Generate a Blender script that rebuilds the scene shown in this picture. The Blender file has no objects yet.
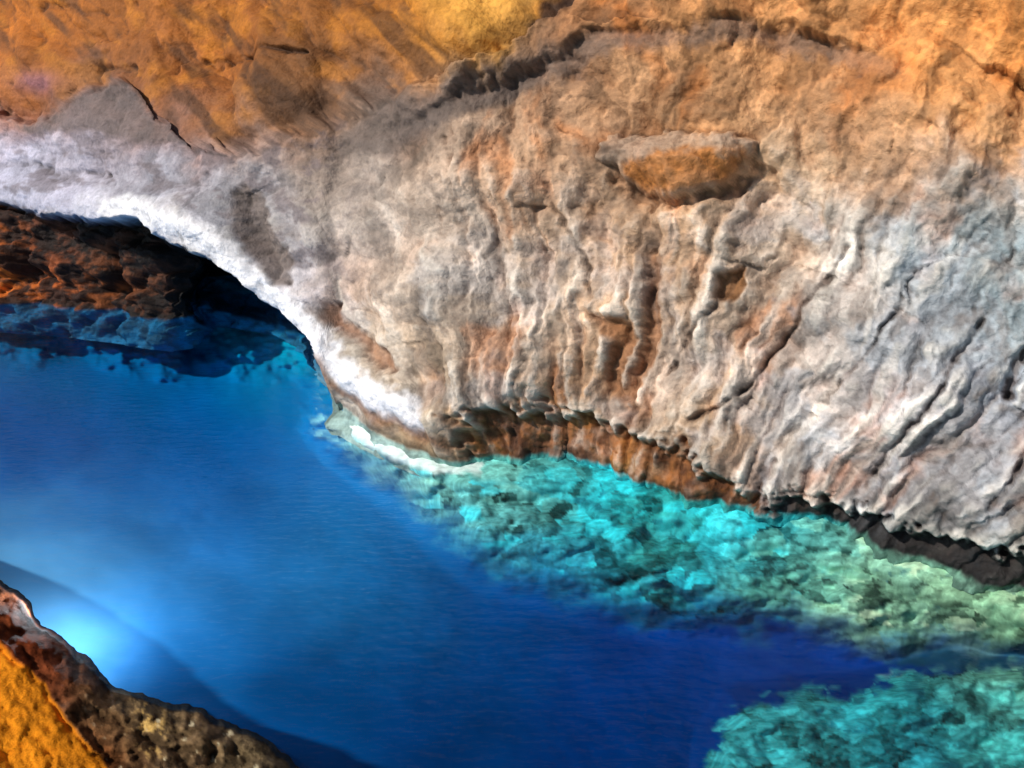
import bpy, math, numpy as np
from mathutils import Vector
rng=np.random.RandomState(7)
scene=bpy.context.scene
scene.view_settings.view_transform='Standard'
scene.view_settings.look='None'
scene.view_settings.exposure=0
H=5.0; P=math.radians(25); F=804.0
cam_d=bpy.data.cameras.new("camera"); cam=bpy.data.objects.new("camera",cam_d)
scene.collection.objects.link(cam); cam.location=(0,0,H); cam.rotation_euler=(math.radians(65),0,0)
cam_d.sensor_width=36; cam_d.lens=36*F/1024; cam_d.clip_end=500; cam_d.clip_start=0.05
scene.camera=cam
# ---------- helpers
perm=rng.permutation(256); perm=np.concatenate([perm,perm,perm]).astype(np.int64)
grads=rng.normal(size=(256,3)); grads/=np.linalg.norm(grads,axis=1)[:,None]
rnd=rng.rand(256,6)
def perlin(x,y,z):
    x,y,z=np.broadcast_arrays(np.asarray(x,float),np.asarray(y,float),np.asarray(z,float))
    xi=np.floor(x).astype(np.int64); yi=np.floor(y).astype(np.int64); zi=np.floor(z).astype(np.int64)
    xf=x-xi; yf=y-yi; zf=z-zi
    f=lambda t:t*t*t*(t*(t*6-15)+10)
    u,v,w=f(xf),f(yf),f(zf)
    def g(i,j,k):
        h=perm[(perm[(perm[(xi+i)&255]+yi+j)&255]+zi+k)&255]
        gr=grads[h]
        return gr[...,0]*(xf-i)+gr[...,1]*(yf-j)+gr[...,2]*(zf-k)
    l=lambda a,b,t:a+(b-a)*t
    return 1.6*l(l(l(g(0,0,0),g(1,0,0),u),l(g(0,1,0),g(1,1,0),u),v),l(l(g(0,0,1),g(1,0,1),u),l(g(0,1,1),g(1,1,1),u),v),w)
def fbm(x,y,z,o=4,gain=.5):
    s=0;a=1;
    for i in range(o):
        s=s+a*perlin(x+17.3*i,y-9.1*i,z+4.7*i); a*=gain; x=x*2.03;y=y*2.03;z=z*2.03
    return s
def facets(x,y,seed,tilt=.9,k=.55,jit=.35):
    """broken-rock facets: upper envelope of tilted caps, one per jittered cell"""
    xi=np.floor(x).astype(np.int64); yi=np.floor(y).astype(np.int64)
    best=np.full(x.shape,-1e9); cid=np.zeros(x.shape)
    for i in (-1,0,1):
        for j in (-1,0,1):
            h=perm[(perm[(xi+i+seed)&255]+yi+j)&255]; R=rnd[h]
            ex=x-(xi+i+.2+.6*R[...,0]); ey=y-(yi+j+.2+.6*R[...,1])
            val=jit*R[...,2]+tilt*((R[...,3]-.5)*ex+(R[...,4]-.5)*ey)-k*(ex*ex+ey*ey)
            m=val>best; best=np.where(m,val,best); cid=np.where(m,R[...,5],cid)
    return best,cid
def ss(a,b,x):
    t=np.clip((x-a)/(b-a),0,1); return t*t*(3-2*t)
def lin(c):
    c=np.asarray(c,float)/255.; return np.where(c<=.04045,c/12.92,((c+.055)/1.055)**2.4)
def sdf(U,V,poly):
    p=np.array(poly,float); n=len(p); d=np.full(U.shape,1e9); ins=np.zeros(U.shape,bool)
    for i in range(n):
        a=p[i]; b=p[(i+1)%n]; e=b-a
        wx=U-a[0]; wy=V-a[1]; t=np.clip((wx*e[0]+wy*e[1])/(e@e+1e-9),0,1)
        d=np.minimum(d,np.hypot(wx-e[0]*t,wy-e[1]*t))
        c=((a[1]>V)!=(b[1]>V))
        with np.errstate(divide='ignore',invalid='ignore'):
            xx=(b[0]-a[0])*(V-a[1])/(b[1]-a[1]+1e-12)+a[0]
        ins^=(c&(U<xx))
    return np.where(ins,d,-d)
def linesd(U,V,pts):
    d=np.full(U.shape,1e9)
    p=np.array(pts,float)
    for i in range(len(p)-1):
        a=p[i];b=p[i+1];e=b-a
        t=np.clip(((U-a[0])*e[0]+(V-a[1])*e[1])/(e@e),0,1)
        d=np.minimum(d,np.hypot(U-a[0]-e[0]*t,V-a[1]-e[1]*t))
    return d
def palette(U,V,pts,sig):
    num=np.zeros(U.shape+(3,)); den=np.full(U.shape,1e-12)
    for (u,v,c) in pts:
        d2=((U-u)**2+(V-v)**2)
        w=np.exp(-d2/(2*sig*sig))+1e-3/(1+d2/1e4)**2
        num+=w[...,None]*lin(c); den+=w
    return num/den[...,None]
def ray(U,V):
    a=(U-512)/F; b=(384-V)/F
    return a, math.cos(P)+b*math.sin(P), -math.sin(P)+b*math.cos(P)
def interp(u,pts):
    p=np.array(pts,float); return np.interp(u,p[:,0],p[:,1])
def smooth1(y,k):
    ker=np.exp(-np.linspace(-2,2,2*k+1)**2); ker/=ker.sum()
    return np.convolve(np.pad(y,k,mode='edge'),ker,mode='valid')
def make_grid(name,X,Y,Z,col,mat,extra=None):
    nr,nc=X.shape
    me=bpy.data.meshes.new(name)
    co=np.stack([X,Y,Z],-1).reshape(-1,3).astype(np.float32)
    idx=np.arange(nr*nc).reshape(nr,nc)
    q=np.stack([idx[:-1,:-1],idx[1:,:-1],idx[1:,1:],idx[:-1,1:]],-1).reshape(-1,4)
    me.vertices.add(len(co)); me.vertices.foreach_set("co",co.ravel())
    me.loops.add(q.size); me.loops.foreach_set("vertex_index",q.ravel().astype(np.int32))
    me.polygons.add(len(q)); me.polygons.foreach_set("loop_start",np.arange(0,q.size,4,dtype=np.int32))
    me.update(calc_edges=True)
    me.polygons.foreach_set("use_smooth",np.ones(len(q),bool))
    at=me.color_attributes.new("Col",'FLOAT_COLOR','POINT')
    c=np.ones((nr*nc,4),np.float32); c[:,:3]=np.clip(col.reshape(-1,3),0,.92)
    at.data.foreach_set("color",c.ravel())
    if extra is not None:
        a=me.attributes.new("Detail",'FLOAT','POINT'); a.data.foreach_set("value",extra.ravel().astype(np.float32))
    me.materials.append(mat)
    ob=bpy.data.objects.new(name,me); scene.collection.objects.link(ob); return ob
def nt(name):
    m=bpy.data.materials.new(name); m.use_nodes=True; t=m.node_tree; t.nodes.clear(); return m,t
def N(t,ty,**kw):
    n=t.nodes.new(ty)
    for k,v in kw.items(): setattr(n,k,v)
    return n
def rock_mat(name,rough=.8,bump=.5,scale=1.0,spec=.3):
    m,t=nt(name); L=t.links.new
    out=N(t,'ShaderNodeOutputMaterial'); b=N(t,'ShaderNodeBsdfPrincipled'); L(b.outputs[0],out.inputs[0])
    b.inputs['Roughness'].default_value=rough; b.inputs['Specular IOR Level'].default_value=spec
    at=N(t,'ShaderNodeAttribute',attribute_name="Col")
    tc=N(t,'ShaderNodeTexCoord')
    n1=N(t,'ShaderNodeTexNoise'); n1.inputs['Scale'].default_value=3*scale; n1.inputs['Detail'].default_value=8; n1.inputs['Roughness'].default_value=.66; n1.inputs['Distortion'].default_value=.5
    n2=N(t,'ShaderNodeTexNoise'); n2.inputs['Scale'].default_value=20*scale; n2.inputs['Detail'].default_value=3; n2.inputs['Roughness'].default_value=.6
    L(tc.outputs['Object'],n1.inputs['Vector']); L(tc.outputs['Object'],n2.inputs['Vector'])
    r1=N(t,'ShaderNodeMapRange'); L(n1.outputs[0],r1.inputs[0]); r1.inputs[1].default_value=.35; r1.inputs[2].default_value=.68; r1.inputs[3].default_value=.78; r1.inputs[4].default_value=1.15
    r2=N(t,'ShaderNodeMapRange'); L(n2.outputs[0],r2.inputs[0]); r2.inputs[1].default_value=.32; r2.inputs[2].default_value=.65; r2.inputs[3].default_value=.86; r2.inputs[4].default_value=1.12
    mu=N(t,'ShaderNodeMath',operation='MULTIPLY'); L(r1.outputs[0],mu.inputs[0]); L(r2.outputs[0],mu.inputs[1])
    vm=N(t,'ShaderNodeVectorMath',operation='SCALE'); L(at.outputs['Color'],vm.inputs[0]); L(mu.outputs[0],vm.inputs['Scale'])
    L(vm.outputs[0],b.inputs['Base Color'])
    ad=N(t,'ShaderNodeMath',operation='MULTIPLY_ADD'); L(n1.outputs[0],ad.inputs[0]); ad.inputs[1].default_value=3.0; L(n2.outputs[0],ad.inputs[2])
    bp=N(t,'ShaderNodeBump'); bp.inputs['Strength'].default_value=bump; bp.inputs['Distance'].default_value=.04; L(ad.outputs[0],bp.inputs['Height'])
    L(bp.outputs[0],b.inputs['Normal'])
    return m
def axis(lo,hi,a,b,fine,coarse):
    return np.concatenate([np.arange(lo,a,coarse),np.arange(a,b,fine),np.arange(b,hi+1,coarse)])

# ---------- ROCK WALL
us=axis(-500,1500,-40,1064,1.4,9)
shoreM=[(-500,382),(335,382),(345,398),(400,425),(440,446),(470,456),(500,454),(560,457),(600,464),(650,476),(700,488),(740,500),(770,500),(800,508),(850,526),(900,547),(960,566),(1024,587),(1500,765)]
shoreR=[(-500,292),(0,298),(60,303),(130,311),(175,318),(208,312),(214,294),(240,294),(280,302),(310,322),(330,345),(340,373),(345,398)]
undU=[(-500,150),(0,207),(60,218),(100,222),(150,224),(190,242),(225,262),(262,288),(300,320),(322,340),(334,366),(345,404)]
edgeE=[(-500,60),(0,116),(40,124),(60,118),(100,96),(138,88),(160,115),(200,148),(230,156),(275,158),(310,141),(340,128),(385,116),(420,92),(470,78),(540,45),(580,20),(620,-15),(700,-90),(900,-520),(1500,-900)]
vs_sh=interp(us,shoreM); vr=interp(us,shoreR)
bot=np.where(us<345,vr,vs_sh)+34-14*ss(500,700,us)
t_c=np.arange(-520,-30,10.); nf=430
V=np.zeros((len(t_c)+nf,len(us))); V[:len(t_c)]=t_c[:,None]
V[len(t_c):]=-30+(bot[None,:]+30)*np.linspace(0,1,nf)[:,None]
U=np.broadcast_to(us[None,:],V.shape).copy()
th=math.radians(22); Nn=np.array([-.54*math.cos(th),-.84*math.cos(th),math.sin(th)]); Nn/=np.linalg.norm(Nn)
def shorept(u,v):
    a,b,c=ray(u,v); t=H/-c; return a*t,b*t
sx,sy=shorept(us,vs_sh); k=Nn[0]*sx+Nn[1]*sy-Nn[2]*H
i345=np.argmin(abs(us-345)); i=np.argmin(abs(us-400)); k[:i345]=k[i]; k=smooth1(k,14)
dx,dy,dz=ray(U,V)
wn=fbm(U/60,V/60,3.3,4); wn2=fbm(U/60,V/60,8.1,4); wf=fbm(U/14,V/14,1.1,3); wf2=fbm(U/14,V/14,5.1,3)
wl=fbm(U/110,V/110,23.3,2); wl2=fbm(U/110,V/110,28.1,2)
Uw=U+wn*7+wf*3; Vw=V+wn2*7+wf2*3
Ux=U+wn*18+wf*10; Vx=V+wn2*16+wf2*9
D=(k[None,:])/(Nn[0]*dx+Nn[1]*dy+Nn[2]*dz)
D=np.where(U<350,D*(1-.05*ss(350,150,U)),D)
Nr=np.array([.1,-.97,.2]); sx,sy=shorept(us,vr); kr=Nr[0]*sx+Nr[1]*sy-Nr[2]*H; kr=smooth1(kr,3)
Dr=kr[None,:]/(Nr[0]*dx+Nr[1]*dy+Nr[2]*dz)
dun=(Vw-interp(U.ravel(),undU).reshape(U.shape)); dun=np.where(U<350,dun+wf*2,-50)
mR=ss(-1,5,dun)
holem=ss(-6,8,sdf(Uw,Vw,[(205,262),(235,268),(270,290),(330,350),(335,380),(300,330),(216,300),(206,318)]))
Dr=Dr+1.3*holem
D=D*(1-mR)+np.maximum(Dr,D+.4*mR)*mR
dE=interp(U.ravel(),edgeE).reshape(U.shape)-Vw
mE=ss(-2,9,dE+wf*3)
mEs=ss(0,160,dE)
D=D+mE*(.8+.7*mEs)
X=dx*D;Y=dy*D;Z=H+dz*D
main=(1-mR)*(1-mE)
phi=np.arctan2(U-560,860-V); r=np.hypot(U-560,860-V)
ph=phi+wl*.02+wn*.014+wf*.005
wmul=.3+.7*ss(330,520,U)
fl=1-np.abs(fbm(ph*6.5,r/420,2.2,2,.35))*2.2
n15=fbm(ph*15+3,r/170,7.2,2,.4)
fl2=np.minimum(np.abs(n15)*2.6,1.1)-.6
n32=fbm(ph*30+3,r/70,17.2,3,.5)
fl2b=np.minimum(np.abs(n32)*2.6,1.)-.5
big=fbm(U/170,V/140,0.7,2)
fa,ca=facets(ph*7+wn*.1,r/90+wn2*.12,11,1.5,.6,.6)
fb,cb=facets(ph*14+wn*.15,r/46+wn2*.2,57,1.7,.6,.6)
fb2,cb2=facets(U/32+V/90+wn*.2,V/26-U/120+wn2*.2,157,1.7,.6,.6)
fc,cc=facets(ph*32+wn*.3,r/19+wn2*.4,91,1.7,.6,.7)
fd_,cd_=facets(U/9+wn*.7,V/8+wn2*.7+U/40,131,1.7,.6,.7)
blk=fbm(X*2.2,Y*2.2,Z*3.2,4,.5)
fine=fbm(X*8,Y*8,Z*9,3,.6)
patch=ss(-.3,.4,fbm(U/90,V/90,44.,2))
upper=ss(300,60,V)
disp=main*(.18*big+wmul*(.13*fl*(1-.6*upper)+.08*fl2*(1-.4*upper)+.03*fl2b*(1-.4*upper))+.28*fa*(.45+.55*wmul)+.17*fb*(.45+.55*patch)*(.5+.5*wmul)+.10*fb2*(1.1-.6*patch)+.06*fc*(.35+.65*patch)+.024*fd_*(1.3-patch)+.03*blk+.009*fine)
pq=(U*.85-V*.75); pr_=(U*.75+V*.85)
fd1,cd1=facets(pq/60+wn*.2,pr_/120+wn2*.2,23,1.6,.6,.6)
fd2,cd2=facets(pq/22+wn*.4,pr_/50+wn2*.4,77,1.6,.6,.6)
disp+=mE*(.50*fd1+.16*fd2*(.3+patch)+.04*fc+.02*fd_+.03*blk+.009*fine+.5*big)
fr1,_=facets(U/40+wn*.5,V/26+wn2*.5,31,1.2,.6,.8); fr2,_=facets(U/14+wn+wf*.3,V/10+wn2,63,1.2,.6,.8)
disp+=mR*(.5*fr1+.18*fr2+.12*blk+.02*fine-.2)
alcp=[(606,152),(622,142),(680,136),(745,140),(765,152),(762,168),(738,190),(700,208),(660,206),(632,190),(622,172),(608,166)]
alc=sdf(Uw,Vw,alcp)
sa=np.maximum(alc,0)
disp=disp+.40*np.sqrt(np.clip(sa/34,0,1))-.10*np.exp(-((alc+5)/5)**2)*ss(165,185,V+.1*(U-650))-.12*np.exp(-((U-614)/10)**2-((V-160)/8)**2)
a2=sdf(Uw,Vw,[(246,196),(262,190),(282,215),(304,250),(310,288),(296,292),(272,262),(250,232)])
disp-=.20*ss(-2,18,a2)
a3=sdf(Uw,Vw,[(716,280),(745,268),(750,290),(738,305),(718,303)]); disp-=.14*ss(-2,8,a3)
a4=sdf(Uw,Vw,[(330,298),(350,300),(352,325),(370,335),(400,350),(412,368),(395,372),(370,350),(345,335),(330,315)]); disp-=.12*ss(-3,6,a4)
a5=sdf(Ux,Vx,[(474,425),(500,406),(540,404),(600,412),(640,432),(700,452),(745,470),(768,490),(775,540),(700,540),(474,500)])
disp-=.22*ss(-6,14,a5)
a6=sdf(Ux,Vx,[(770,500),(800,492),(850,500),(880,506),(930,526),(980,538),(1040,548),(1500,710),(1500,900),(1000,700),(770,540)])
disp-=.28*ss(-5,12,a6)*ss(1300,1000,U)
a7=sdf(Uw,Vw,[(596,310),(625,318),(640,345),(632,385),(650,300),(660,250),(668,260),(662,330),(655,370),(640,400),(612,390),(618,350)])
disp-=.12*ss(-4,8,a7)
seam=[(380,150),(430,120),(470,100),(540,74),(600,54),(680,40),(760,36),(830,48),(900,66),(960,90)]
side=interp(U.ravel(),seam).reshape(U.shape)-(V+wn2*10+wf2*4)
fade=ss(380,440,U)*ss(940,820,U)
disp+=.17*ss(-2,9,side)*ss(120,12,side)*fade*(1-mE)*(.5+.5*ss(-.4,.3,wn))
band=[(-500,160),(0,190),(90,205),(150,212),(210,226),(250,255),(300,298),(340,348),(400,392),(450,422)]
bd=linesd(U,V,band); disp+=.22*np.exp(-(bd/22)**2)*(1-mR)
crm=0; cw=.5+.9*ss(-.3,.5,fbm(U/25,V/25,19.,2))
for pts,w,dp in [([(1024,350),(1008,395)],5,.2),([(660,230),(655,300),(645,330)],4,.07),([(846,250),(800,320),(760,380),(700,425)],3,.08),
                 ([(905,300),(860,370),(830,400)],2.5,.07),([(985,320),(930,400),(880,470)],3,.08),([(730,300),(690,350),(660,390)],3,.06),
                 ([(560,190),(590,260),(600,300)],3,.06),([(1030,440),(990,500)],4,.12),
                 ([(215,66),(270,60),(330,66)],3,.12),([(60,10),(120,16)],3,.08),([(110,70),(150,72)],4,.12),([(0,160),(60,175),(120,178)],4,.06)]:
    d=linesd(Uw,Vw,pts); g=np.exp(-(d/w)**2)*cw; disp-=dp*g; crm=np.maximum(crm,g)
X+=Nn[0]*disp;Y+=Nn[1]*disp;Z+=Nn[2]*disp
def blur(a,n):
    for ax in (0,1):
        p=np.pad(a,[(n,n) if i==ax else (0,0) for i in range(2)],mode='edge'); c=np.cumsum(p,axis=ax)
        c=np.insert(c,0,0,axis=ax)
        a=(np.take(c,range(2*n+1,c.shape[ax]),axis=ax)-np.take(c,range(0,c.shape[ax]-2*n-1),axis=ax))/(2*n+1)
    return a
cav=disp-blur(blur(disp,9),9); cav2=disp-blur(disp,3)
pal=[(50,30,(195,112,28)),(150,30,(170,100,36)),(250,30,(182,106,38)),(350,30,(168,102,38)),(440,35,(205,126,38)),(490,15,(240,172,60)),(560,25,(110,75,50)),(620,30,(180,124,78)),(720,30,(208,146,90)),(820,30,(212,148,90)),(920,30,(218,148,84)),(1000,30,(215,140,72)),
(40,90,(178,102,30)),(120,115,(125,100,90)),(200,100,(168,98,38)),(260,110,(180,110,42)),(330,100,(145,98,58)),(400,120,(115,98,88)),(480,110,(158,132,110)),(560,100,(186,146,114)),(650,100,(202,152,108)),(750,100,(198,146,100)),(850,100,(192,140,96)),(950,100,(204,144,88)),
(20,165,(168,168,186)),(100,165,(165,160,173)),(180,170,(145,140,150)),(260,180,(155,146,144)),(350,170,(165,146,132)),(450,170,(184,157,134)),(550,170,(200,158,122)),(650,170,(182,142,108)),(700,175,(184,134,86)),(800,170,(196,162,128)),(900,170,(200,155,116)),(1000,170,(204,152,104)),
(30,205,(175,171,183)),(160,215,(195,195,205)),(230,225,(180,180,188)),(350,220,(172,160,150)),(450,230,(186,168,152)),(550,230,(202,171,144)),(650,230,(198,162,130)),(750,230,(190,163,138)),(850,240,(178,173,166)),(950,230,(160,173,177)),(1000,240,(160,176,182)),
(300,290,(188,183,188)),(370,300,(172,144,124)),(450,300,(192,175,158)),(550,300,(206,182,160)),(650,300,(194,158,124)),(750,300,(204,178,154)),(850,310,(200,189,180)),(950,310,(180,182,184)),(1010,320,(158,171,175)),
(360,370,(215,198,176)),(430,375,(194,166,138)),(510,370,(188,170,152)),(600,370,(188,152,120)),(690,370,(206,186,170)),(745,400,(198,152,104)),(800,380,(206,193,184)),(900,380,(190,185,185)),(1000,390,(160,165,174)),
(440,430,(195,168,130)),(520,440,(150,90,35)),(600,440,(150,105,50)),(700,440,(166,146,124)),(800,450,(188,180,174)),(900,450,(178,174,174)),(1000,470,(174,171,172)),(720,490,(110,60,30)),(900,520,(110,108,108)),(1000,540,(110,105,100))]
col=palette(U+wn*22+wf*6,V+wn2*22+wf2*6,pal,32)  # upper oranges carry part of the warm lamplight in the albedo
def mixc(c,rgb,m): return c*(1-m[...,None])+lin(rgb)*m[...,None]
oran=fbm(ph*9,r/110,2.,4)
col=mixc(col,(200,118,50),main*np.clip(ss(.2,.6,oran)*.7+ss(0.0,-.09,cav)*.3,0,1)*ss(380,500,U)*(.65+.3*ss(200,60,V))*(1-.35*ss(780,950,U)))
grey=fbm(ph*6+9,r/90,6.,5,.6)
col=mixc(col,(172,180,188),main*ss(.05,.5,grey)*.6*ss(150,290,V+.12*(U-600))*ss(250,400,U)*(.5+.5*ss(700,850,U)))
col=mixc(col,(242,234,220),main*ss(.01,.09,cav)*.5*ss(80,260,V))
streak=fbm(ph*30,r/150,12.,3)
col=col*(1-main*.35*ss(.05,.5,streak)*(U>380))[...,None]
col=mixc(col,(230,220,206),main*.4*ss(.15,.6,-streak)*ss(150,300,V)*(U>330))
st2=fbm(ph*60,r/22,42.,3,.6); col=col*(1+.12*main*np.clip(st2,-1,1))[...,None]
col=col*(1-.2*main*(ca-.5)-.4*main*(cb-.5)-.3*main*(cb2-.5)-.35*main*(cc-.5)*patch-.22*main*(cd_-.5))[...,None]
col=mixc(col,(118,104,94),main*ss(.25,.6,fbm(ph*16,r/60,61.,4,.6))*.5*ss(120,300,V))
wb=linesd(Uw,Vw,[(110,212),(150,213),(205,230),(250,262),(300,308),(345,360),(390,393),(430,418)])
col=mixc(col,(244,242,244),(1-mR)*ss(19,7,wb+wf*5)*.95)  # lit ledge band: its brightness is partly painted as white
wb2=linesd(Uw,Vw,[(-300,150),(0,182),(60,200),(110,212)])
col=mixc(col,(190,188,206),(1-mR)*ss(26,6,wb2+wf*8)*.7)
stain=fbm(U/30+4,V/22,91.,4,.6)
col=mixc(col,(110,98,100),(1-mR)*(1-mE)*ss(.0,.5,stain)*.65*ss(400,320,U)*ss(16,30,wb))
col=mixc(col,(222,140,42),mE*ss(0.0,.6,fbm(U/50,V/50,9.,4,.6))*.5)
col=mixc(col,(88,58,36),mE*ss(.1,.6,fbm(pq/40,pr_/140,4.,4,.6))*.7)
col=col*(1-.3*mE*(cd1-.5)-.35*mE*(cd2-.5)*patch)[...,None]*(1-.2*mE)[...,None]
ys=np.exp(-(((U-492)/40)**2+((V-8)/30)**2)); col=mixc(col,(255,185,85),mE*ys*.9)  # warm lamp's bright spot painted onto the far wall
pr=np.exp(-(((U-50)/22)**2+((V-86)/10)**2)); col=mixc(col,(150,110,150),mE*pr*.4)
dk=sdf(Uw,Vw,[(545,5),(600,-20),(600,8),(575,30),(548,42),(535,30)]); col=mixc(col,(60,42,34),ss(-3,5,dk)*.9)
gs=sdf(Uw,Vw,[(22,124),(60,112),(100,93),(140,84),(150,110),(185,132),(200,150),(150,142),(90,135),(40,140)]); col=mixc(col,(105,92,88),ss(-4,6,gs)*.8)
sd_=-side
col=mixc(col,(112,98,90),fade*ss(-6,4,sd_)*ss(26,10,sd_+wf*6)*.6*(1-mE))  # shade beneath the seam lip painted as a darker strip
gs2=sdf(Uw,Vw,[(350,135),(400,105),(470,84),(540,60),(620,48),(560,78),(500,112),(430,145),(390,165),(350,165)]); col=mixc(col,(98,86,80),ss(-5,9,gs2)*.7*(1-mE))  # diagonal shadow above the bump, painted in grey-brown
vv=V+.1*(U-680)+wf*8+wn*6
col=mixc(col,(190,118,50),ss(0,8,alc)*.8*ss(160,176,vv))
col=mixc(col,(178,152,130),ss(-2,6,alc)*.7*ss(176,160,vv))  # lump's lit top painted in a paler tone
col=mixc(col,(55,38,28),np.exp(-((U-620)/14)**2-((V-160)/6)**2)*.8)  # shadow at the lump's left end, painted dark
col=mixc(col,(112,98,90),ss(-2,6,a2)*.85)
col=mixc(col,(140,92,46),ss(-2,6,a3)*.85)
col=mixc(col,(150,98,62),ss(-2,6,a4)*.7)
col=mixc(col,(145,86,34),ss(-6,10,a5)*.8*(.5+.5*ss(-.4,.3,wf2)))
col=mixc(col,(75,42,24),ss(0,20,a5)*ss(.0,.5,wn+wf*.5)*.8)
col=mixc(col,(24,21,22),ss(-6,8,a6)*.92)  # shadow in the right undercut painted near black
col=mixc(col,(150,98,58),ss(-4,6,a7)*.7)
col=mixc(col,(60,44,36),crm*.45)
col=mixc(col,(120,70,30),main*np.exp(-(linesd(Uw,Vw,[(335,362),(345,382),(400,417),(460,445)])/6)**2)*.7)
rc=palette(U+wn*15,V+wn2*15,[(10,235,(120,58,18)),(5,270,(205,105,22)),(50,270,(160,76,22)),(60,235,(36,32,30)),(110,240,(32,30,30)),(110,280,(125,66,25)),(150,290,(90,48,22)),(170,250,(30,28,28)),(200,280,(22,20,22)),(250,300,(6,6,8)),(300,330,(6,6,8))],22)  # recess colours darkened to paint in the overhang's shade
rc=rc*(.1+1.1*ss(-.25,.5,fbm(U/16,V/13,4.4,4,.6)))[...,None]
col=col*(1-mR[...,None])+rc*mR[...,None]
col*= (1-.45*ss(.0,-.025,cav2))[...,None]  # crevice shading painted into the albedo for local contrast
uwm=ss(.03,-.03,Z)
col=col*(1-.5*ss(.14,.02,Z+wf*.04)*(1-uwm))[...,None]
teal=palette(U,V,[(100,320,(0,95,140)),(280,320,(0,120,165)),(400,440,(170,190,180)),(520,470,(90,180,170)),(600,480,(20,190,205)),(700,500,(60,165,155)),(770,520,(40,180,190)),(900,560,(110,155,135)),(1000,590,(120,155,135))],40)
col=col*(1-uwm[...,None])+teal*uwm[...,None]*(.5+.6*ss(-.4,.4,wf))[...,None]
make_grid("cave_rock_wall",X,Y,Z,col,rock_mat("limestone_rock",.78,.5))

# ---------- LAKE BED
ub=axis(-900,1900,-40,1064,1.8,16); vb=np.concatenate([np.arange(225,780,1.8),np.arange(780,1500,12)])
U,V=np.meshgrid(ub,vb)
wn=fbm(U/50,V/30,13.3,4); wf=fbm(U/16,V/8,1.1,3); wn2=fbm(U/50,V/30,33.3,4)
Uw=U+wn*16+wf*7; Vw=V+wn2*12+wf*4
bf1,b1=facets(U/30+wn*.35,V/15+wn2*.35,5,1.6,.6,.8); bf2,b2=facets(U/14+wn*.3,V/8+wn2*.3,45,1.6,.6,.8)
bf3,b3=facets(U/7+wn*.4,V/4.5+wn2*.4,99,1.6,.6,.8)
Ub=Uw+22*(b1-.5)+20*(b2-.5)+8*(b3-.5); Vb=Vw+18*(b1-.5)+14*(b2-.5)+6*(b3-.5)
tealp=[(330,400),(345,450),(385,480),(430,520),(470,562),(540,585),(600,608),(650,618),(720,622),(800,626),(850,644),(900,654),(940,650),(1024,664),(1900,1000),(1900,600),(1064,520),(700,420),(345,380)]
s_t=sdf(Ub,Vb,tealp); mt=ss(-16,34,s_t)
shr=interp(U.ravel(),[(-900,290),(0,298),(130,308),(280,312),(330,345),(350,400),(360,430),(1900,2000)]).reshape(U.shape)
ml=ss(75,8,Vw-shr+wn*12)*ss(365,330,U)
lowp=[(714,1500),(708,768),(712,735),(735,702),(780,692),(850,690),(900,676),(960,664),(1024,668),(1900,1000),(1900,1500)]
s_s=sdf(Uw+8*(b2-.5),Vw+6*(b2-.5),lowp); msh=ss(-5,9,s_s)
shelf=np.clip(mt+msh,0,1)
wid=np.clip(ss(-30,50,sdf(U,V,tealp))+ss(-20,20,sdf(U,V,lowp)),0,1)
depth=1.2-.75*wid-.5*ml*(1-wid)+.10*wn*(.2+wid)
out_p=[(-700,300),(-100,520),(0,582),(22,602),(40,626),(80,659),(112,688),(150,699),(200,710),(262,736),(290,759),(310,779),(420,900),(600,1400),(-700,1400)]
near=ss(-280,-10,sdf(U,V,out_p)); depth=depth*(1-near)+.85*near
wht=sdf(U+wf*7+wn*4,V+wf*4+wn2*3,[(338,418),(350,405),(372,412),(392,424),(430,442),(484,463),(482,472),(430,472),(390,458),(350,436)]); mw=ss(-3,5,wht)
ws=ss(-40,20,wht)
depth=depth*(1-ws)+.08*ws
dsh=V-interp(U.ravel(),shoreM).reshape(U.shape)
depth=np.minimum(depth,.05+1.35*ss(0,140,dsh)+1.5*ss(460,330,U))
depth=np.maximum(depth-wid*(.07*bf1+.03*bf2)*ss(0,40,dsh),.04)
dx,dy,dz=ray(U,V); T=(H+depth)/-dz
X=dx*T;Y=dy*T;Z=-depth
bp=[(50,320,(0,110,155)),(150,335,(0,110,172)),(280,320,(0,165,200)),(50,400,(0,74,150)),(200,400,(0,94,174)),(330,400,(0,118,190)),(50,480,(8,90,178)),(150,500,(14,105,186)),(150,570,(60,142,208)),(60,560,(80,160,222)),(30,600,(120,185,230)),(250,480,(0,92,170)),(350,500,(20,118,184)),(300,560,(35,120,186)),(420,590,(10,90,155)),(200,640,(20,104,174)),(300,700,(0,74,140)),(500,640,(0,68,140)),(450,730,(0,56,118)),(600,720,(0,48,118)),(700,660,(0,56,138)),(830,655,(0,48,128)),(650,760,(0,48,112))]
deep=palette(U+wn*12,V+wn2*12,bp,50)  # bed colour holds water's depth tint and the lamp's wide glow
hz=fbm(U/90,V/60,303.,3); deep=deep*(1+.22*hz)[...,None]  # cloudy water haze painted as soft tone changes on the bed
tp=[(380,450,(165,222,205)),(430,490,(120,190,178)),(480,530,(55,148,165)),(500,470,(130,205,190)),(560,480,(80,180,176)),(600,470,(10,212,230)),(590,560,(38,132,146)),(660,520,(55,160,150)),(700,590,(32,115,134)),(740,515,(50,210,224)),(800,540,(105,182,172)),(790,600,(84,160,142)),(860,600,(142,180,142)),(900,565,(145,200,176)),(960,610,(152,188,148)),(1010,640,(146,188,145)),(560,580,(24,104,140)),(800,720,(50,146,152)),(900,720,(34,126,142)),(1000,700,(60,158,156)),(900,690,(42,150,150)),(980,655,(65,122,112))]
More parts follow.
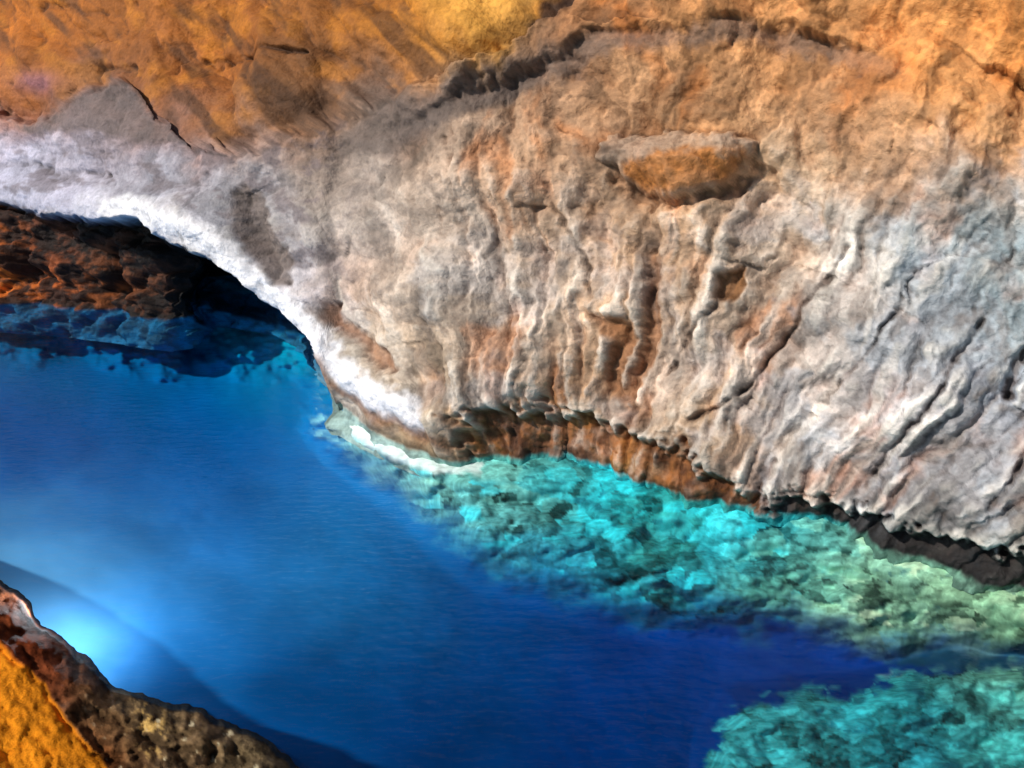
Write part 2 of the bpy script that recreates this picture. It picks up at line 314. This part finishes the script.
tc=palette(U+wn*14+40*(b1-.5),V+wn2*14+24*(b1-.5),tp,34)  # blocky colour shifts imitate rippled reflection and refraction over the shelf
tc*=(.95*np.clip(.72+.3*ss(-.6,.6,wn+.5*wf)+.65*(b1-.5)+.8*(b2-.5)+.5*(b3-.5),.12,9))[...,None]
lowm=ss(10,-10,s_s)
hl=ss(.6,.85,b2)*ss(-.1,.5,fbm(U/60,V/30,71.,3))*lowm
tc=mixc(tc,(50,222,235),hl*.6*ss(870,800,U)); tc=mixc(tc,(210,225,185),hl*.6*ss(800,880,U))  # cyan and cream water highlights painted on the shelf
dkk=ss(.6,.9,b1*.6+b3*.4)*ss(-.1,.4,fbm(U/50,V/30,81.,3)); tc=mixc(tc,(15,70,88),dkk*.8)
col=deep*.78*(1-shelf[...,None])+tc*shelf[...,None]
col=mixc(col,(0,165,195),ml*(1-shelf)*ss(-.6,.6,wf*.5+wn)*(.15+.6*ss(190,250,U)))
dk=sdf(Uw,Vw,[(880,655),(930,650),(990,655),(1040,668),(980,668),(900,668)]); col=mixc(col,(15,62,82),ss(-4,5,dk)*.7)
col=mixc(col,(240,246,240),mw*(.75+.25*ss(-.4,.3,wf)))  # spotlit rock at the arch foot, brightness painted as white
det=np.clip(shelf+.2*ml-.5*mw,0,1)
m,t=nt("lake_bed_rock"); L=t.links.new
out=N(t,'ShaderNodeOutputMaterial'); b=N(t,'ShaderNodeBsdfPrincipled'); L(b.outputs[0],out.inputs[0]); b.inputs['Roughness'].default_value=.9; b.inputs['Specular IOR Level'].default_value=0
at=N(t,'ShaderNodeAttribute',attribute_name="Col"); ad=N(t,'ShaderNodeAttribute',attribute_name="Detail")
tcn=N(t,'ShaderNodeTexCoord'); mp=N(t,'ShaderNodeMapping'); L(tcn.outputs['Object'],mp.inputs[0]); mp.inputs['Scale'].default_value=(4.5,7,0)
n3=N(t,'ShaderNodeTexNoise'); n3.inputs['Scale'].default_value=2.4; n3.inputs['Detail'].default_value=5; L(mp.outputs[0],n3.inputs['Vector'])
r3=N(t,'ShaderNodeMapRange'); L(n3.outputs[0],r3.inputs[0]); r3.inputs[1].default_value=.3; r3.inputs[2].default_value=.7; r3.inputs[3].default_value=.65; r3.inputs[4].default_value=1.35
mx=N(t,'ShaderNodeMix'); mx.data_type='FLOAT'; L(ad.outputs['Fac'],mx.inputs[0]); mx.inputs[2].default_value=1; L(r3.outputs[0],mx.inputs[3])
vm=N(t,'ShaderNodeVectorMath',operation='SCALE'); L(at.outputs['Color'],vm.inputs[0]); L(mx.outputs[0],vm.inputs['Scale']); L(vm.outputs[0],b.inputs['Base Color'])
make_grid("lake_bed",X,Y,Z,col,m,det)

# ---------- WATER
bpy.ops.mesh.primitive_plane_add(size=160,location=(0,30,0)); w=bpy.context.object; w.name="lake_water"
m,t=nt("clear_water"); L=t.links.new
out=N(t,'ShaderNodeOutputMaterial'); mix=N(t,'ShaderNodeMixShader'); L(mix.outputs[0],out.inputs[0])
tr=N(t,'ShaderNodeBsdfTransparent'); tr.inputs[0].default_value=(.95,1,1,1)
gl=N(t,'ShaderNodeBsdfGlossy'); gl.inputs['Roughness'].default_value=.06; gl.inputs['Color'].default_value=(.45,.72,.9,1)
tcn=N(t,'ShaderNodeTexCoord'); mp=N(t,'ShaderNodeMapping'); L(tcn.outputs['Object'],mp.inputs[0]); mp.inputs['Scale'].default_value=(1.5,3.6,1)
n=N(t,'ShaderNodeTexNoise'); n.inputs['Scale'].default_value=3.6; n.inputs['Detail'].default_value=3; L(mp.outputs[0],n.inputs['Vector'])
bpn=N(t,'ShaderNodeBump'); bpn.inputs['Strength'].default_value=.6; bpn.inputs['Distance'].default_value=.03; L(n.outputs[0],bpn.inputs['Height'])
ge=N(t,'ShaderNodeNewGeometry'); dt=N(t,'ShaderNodeVectorMath',operation='DOT_PRODUCT'); L(bpn.outputs[0],dt.inputs[0]); L(ge.outputs['Incoming'],dt.inputs[1])
ab=N(t,'ShaderNodeMath',operation='ABSOLUTE'); L(dt.outputs['Value'],ab.inputs[0])
om=N(t,'ShaderNodeMath',operation='SUBTRACT',use_clamp=True); om.inputs[0].default_value=1; L(ab.outputs[0],om.inputs[1])
pw=N(t,'ShaderNodeMath',operation='POWER'); L(om.outputs[0],pw.inputs[0]); pw.inputs[1].default_value=5
ma=N(t,'ShaderNodeMath',operation='MULTIPLY_ADD'); L(pw.outputs[0],ma.inputs[0]); ma.inputs[1].default_value=.98; ma.inputs[2].default_value=.03
L(bpn.outputs[0],gl.inputs['Normal'])
L(ma.outputs[0],mix.inputs[0]); L(tr.outputs[0],mix.inputs[1]); L(gl.outputs[0],mix.inputs[2])
w.data.materials.append(m)

# ---------- FOREGROUND LEDGE
uf=axis(-700,420,-30,340,1.8,12); vf=np.concatenate([np.arange(540,790,1.8),np.arange(790,1400,12)])
U,V=np.meshgrid(uf,vf)
wn=fbm(U/40,V/40,23.3,4); wf=fbm(U/12,V/12,21.1,4,.6); wn2=fbm(U/40,V/40,53.3,4)
so=sdf(U+wn*6+wf*3,V+wn2*6+wf*2,out_p)
f1,c1=facets(U/34+wn*.4,V/26+wn2*.4,15,1.8,.6,.8); f2,c2=facets(U/12+wn*.6,V/10+wn2*.6,35,1.8,.6,.8)
hgt=-1.05+1.09*ss(-5,4,so)-1.5*ss(-5,-40,so)+.08*ss(0,25,so)+.15*ss(0,180,so)+ss(-2,20,so)*(.15*f1+.07*f2+.02*wf)
yel=sdf(U+wn*5,V+wn2*5,[(-700,200),(-60,600),(0,642),(30,668),(60,708),(85,742),(112,775),(300,1400),(-700,1400)])
my=ss(-3,5,yel); hgt+=.12*ss(-10,10,yel)-my*ss(-2,20,so)*(.10*f1+.06*f2)
dx,dy,dz=ray(U,V); T=(H-hgt)/-dz; X=dx*T;Y=dy*T;Z=hgt
col=palette(U+wn*12,V+wn2*12,[(10,600,(110,55,28)),(40,640,(120,55,28)),(80,670,(95,55,32)),(120,700,(120,100,70)),(160,720,(110,92,65)),(200,730,(115,92,65)),(110,745,(100,55,25)),(250,750,(105,90,65)),(170,760,(100,78,55))],25)
col*=(.5+.9*ss(-.5,.6,wf))[...,None]*(.75+.5*c2)[...,None]
col=mixc(col,(215,175,100),np.exp(-((U-150)/14)**2-((V-728)/30)**2)*ss(0,.4,wf))
col=mixc(col,(225,210,170),ss(.5,.8,fbm(U/9,V/9,77.,2))*ss(60,160,U)*.8)
col=mixc(col,(230,140,28),my); col=col*(1-my[...,None]*.3*ss(.1,-.5,wn)[...,None])  # ochre patch: warm lamplight on the ledge painted as albedo
col=mixc(col,(8,7,7),ss(8,1,so+wf*3)*.9)  # rim painted dark to keep the lamp from brightening it
make_grid("foreground_rock_ledge",X,Y,Z,col,rock_mat("foreground_rock",.9,.4,2.5,.05))

# ---------- LIGHTS
def uvz(u,v,z):
    a,b,c=ray(u,v); T=(H-z)/-c; return Vector((a*T,b*T,z))
ld=bpy.data.lights.new("underwater_lamp_light",'POINT'); ld.energy=105; ld.color=(.72,.88,1); ld.shadow_soft_size=.025; ld.specular_factor=0
lo=bpy.data.objects.new("underwater_lamp",ld); lo.location=uvz(44,592,-.05); scene.collection.objects.link(lo)
sv=Vector((-.68,-.32,.66)).normalized()
sd=bpy.data.lights.new("sun",'SUN'); sd.energy=4.1; sd.angle=math.radians(2.5); sd.color=(1,.94,.86)
so_=bpy.data.objects.new("sun",sd); so_.rotation_euler=sv.to_track_quat('Z','Y').to_euler(); scene.collection.objects.link(so_)
wd=bpy.data.worlds.new("World"); scene.world=wd; wd.use_nodes=True; t=wd.node_tree
bg=t.nodes['Background']; sk=t.nodes.new('ShaderNodeTexSky'); sk.sky_type='NISHITA'; sk.sun_disc=False
sk.sun_elevation=math.asin(sv.z); sk.sun_rotation=math.atan2(sv.x,sv.y)%(2*math.pi)
t.links.new(sk.outputs[0],bg.inputs[0]); bg.inputs[1].default_value=.08
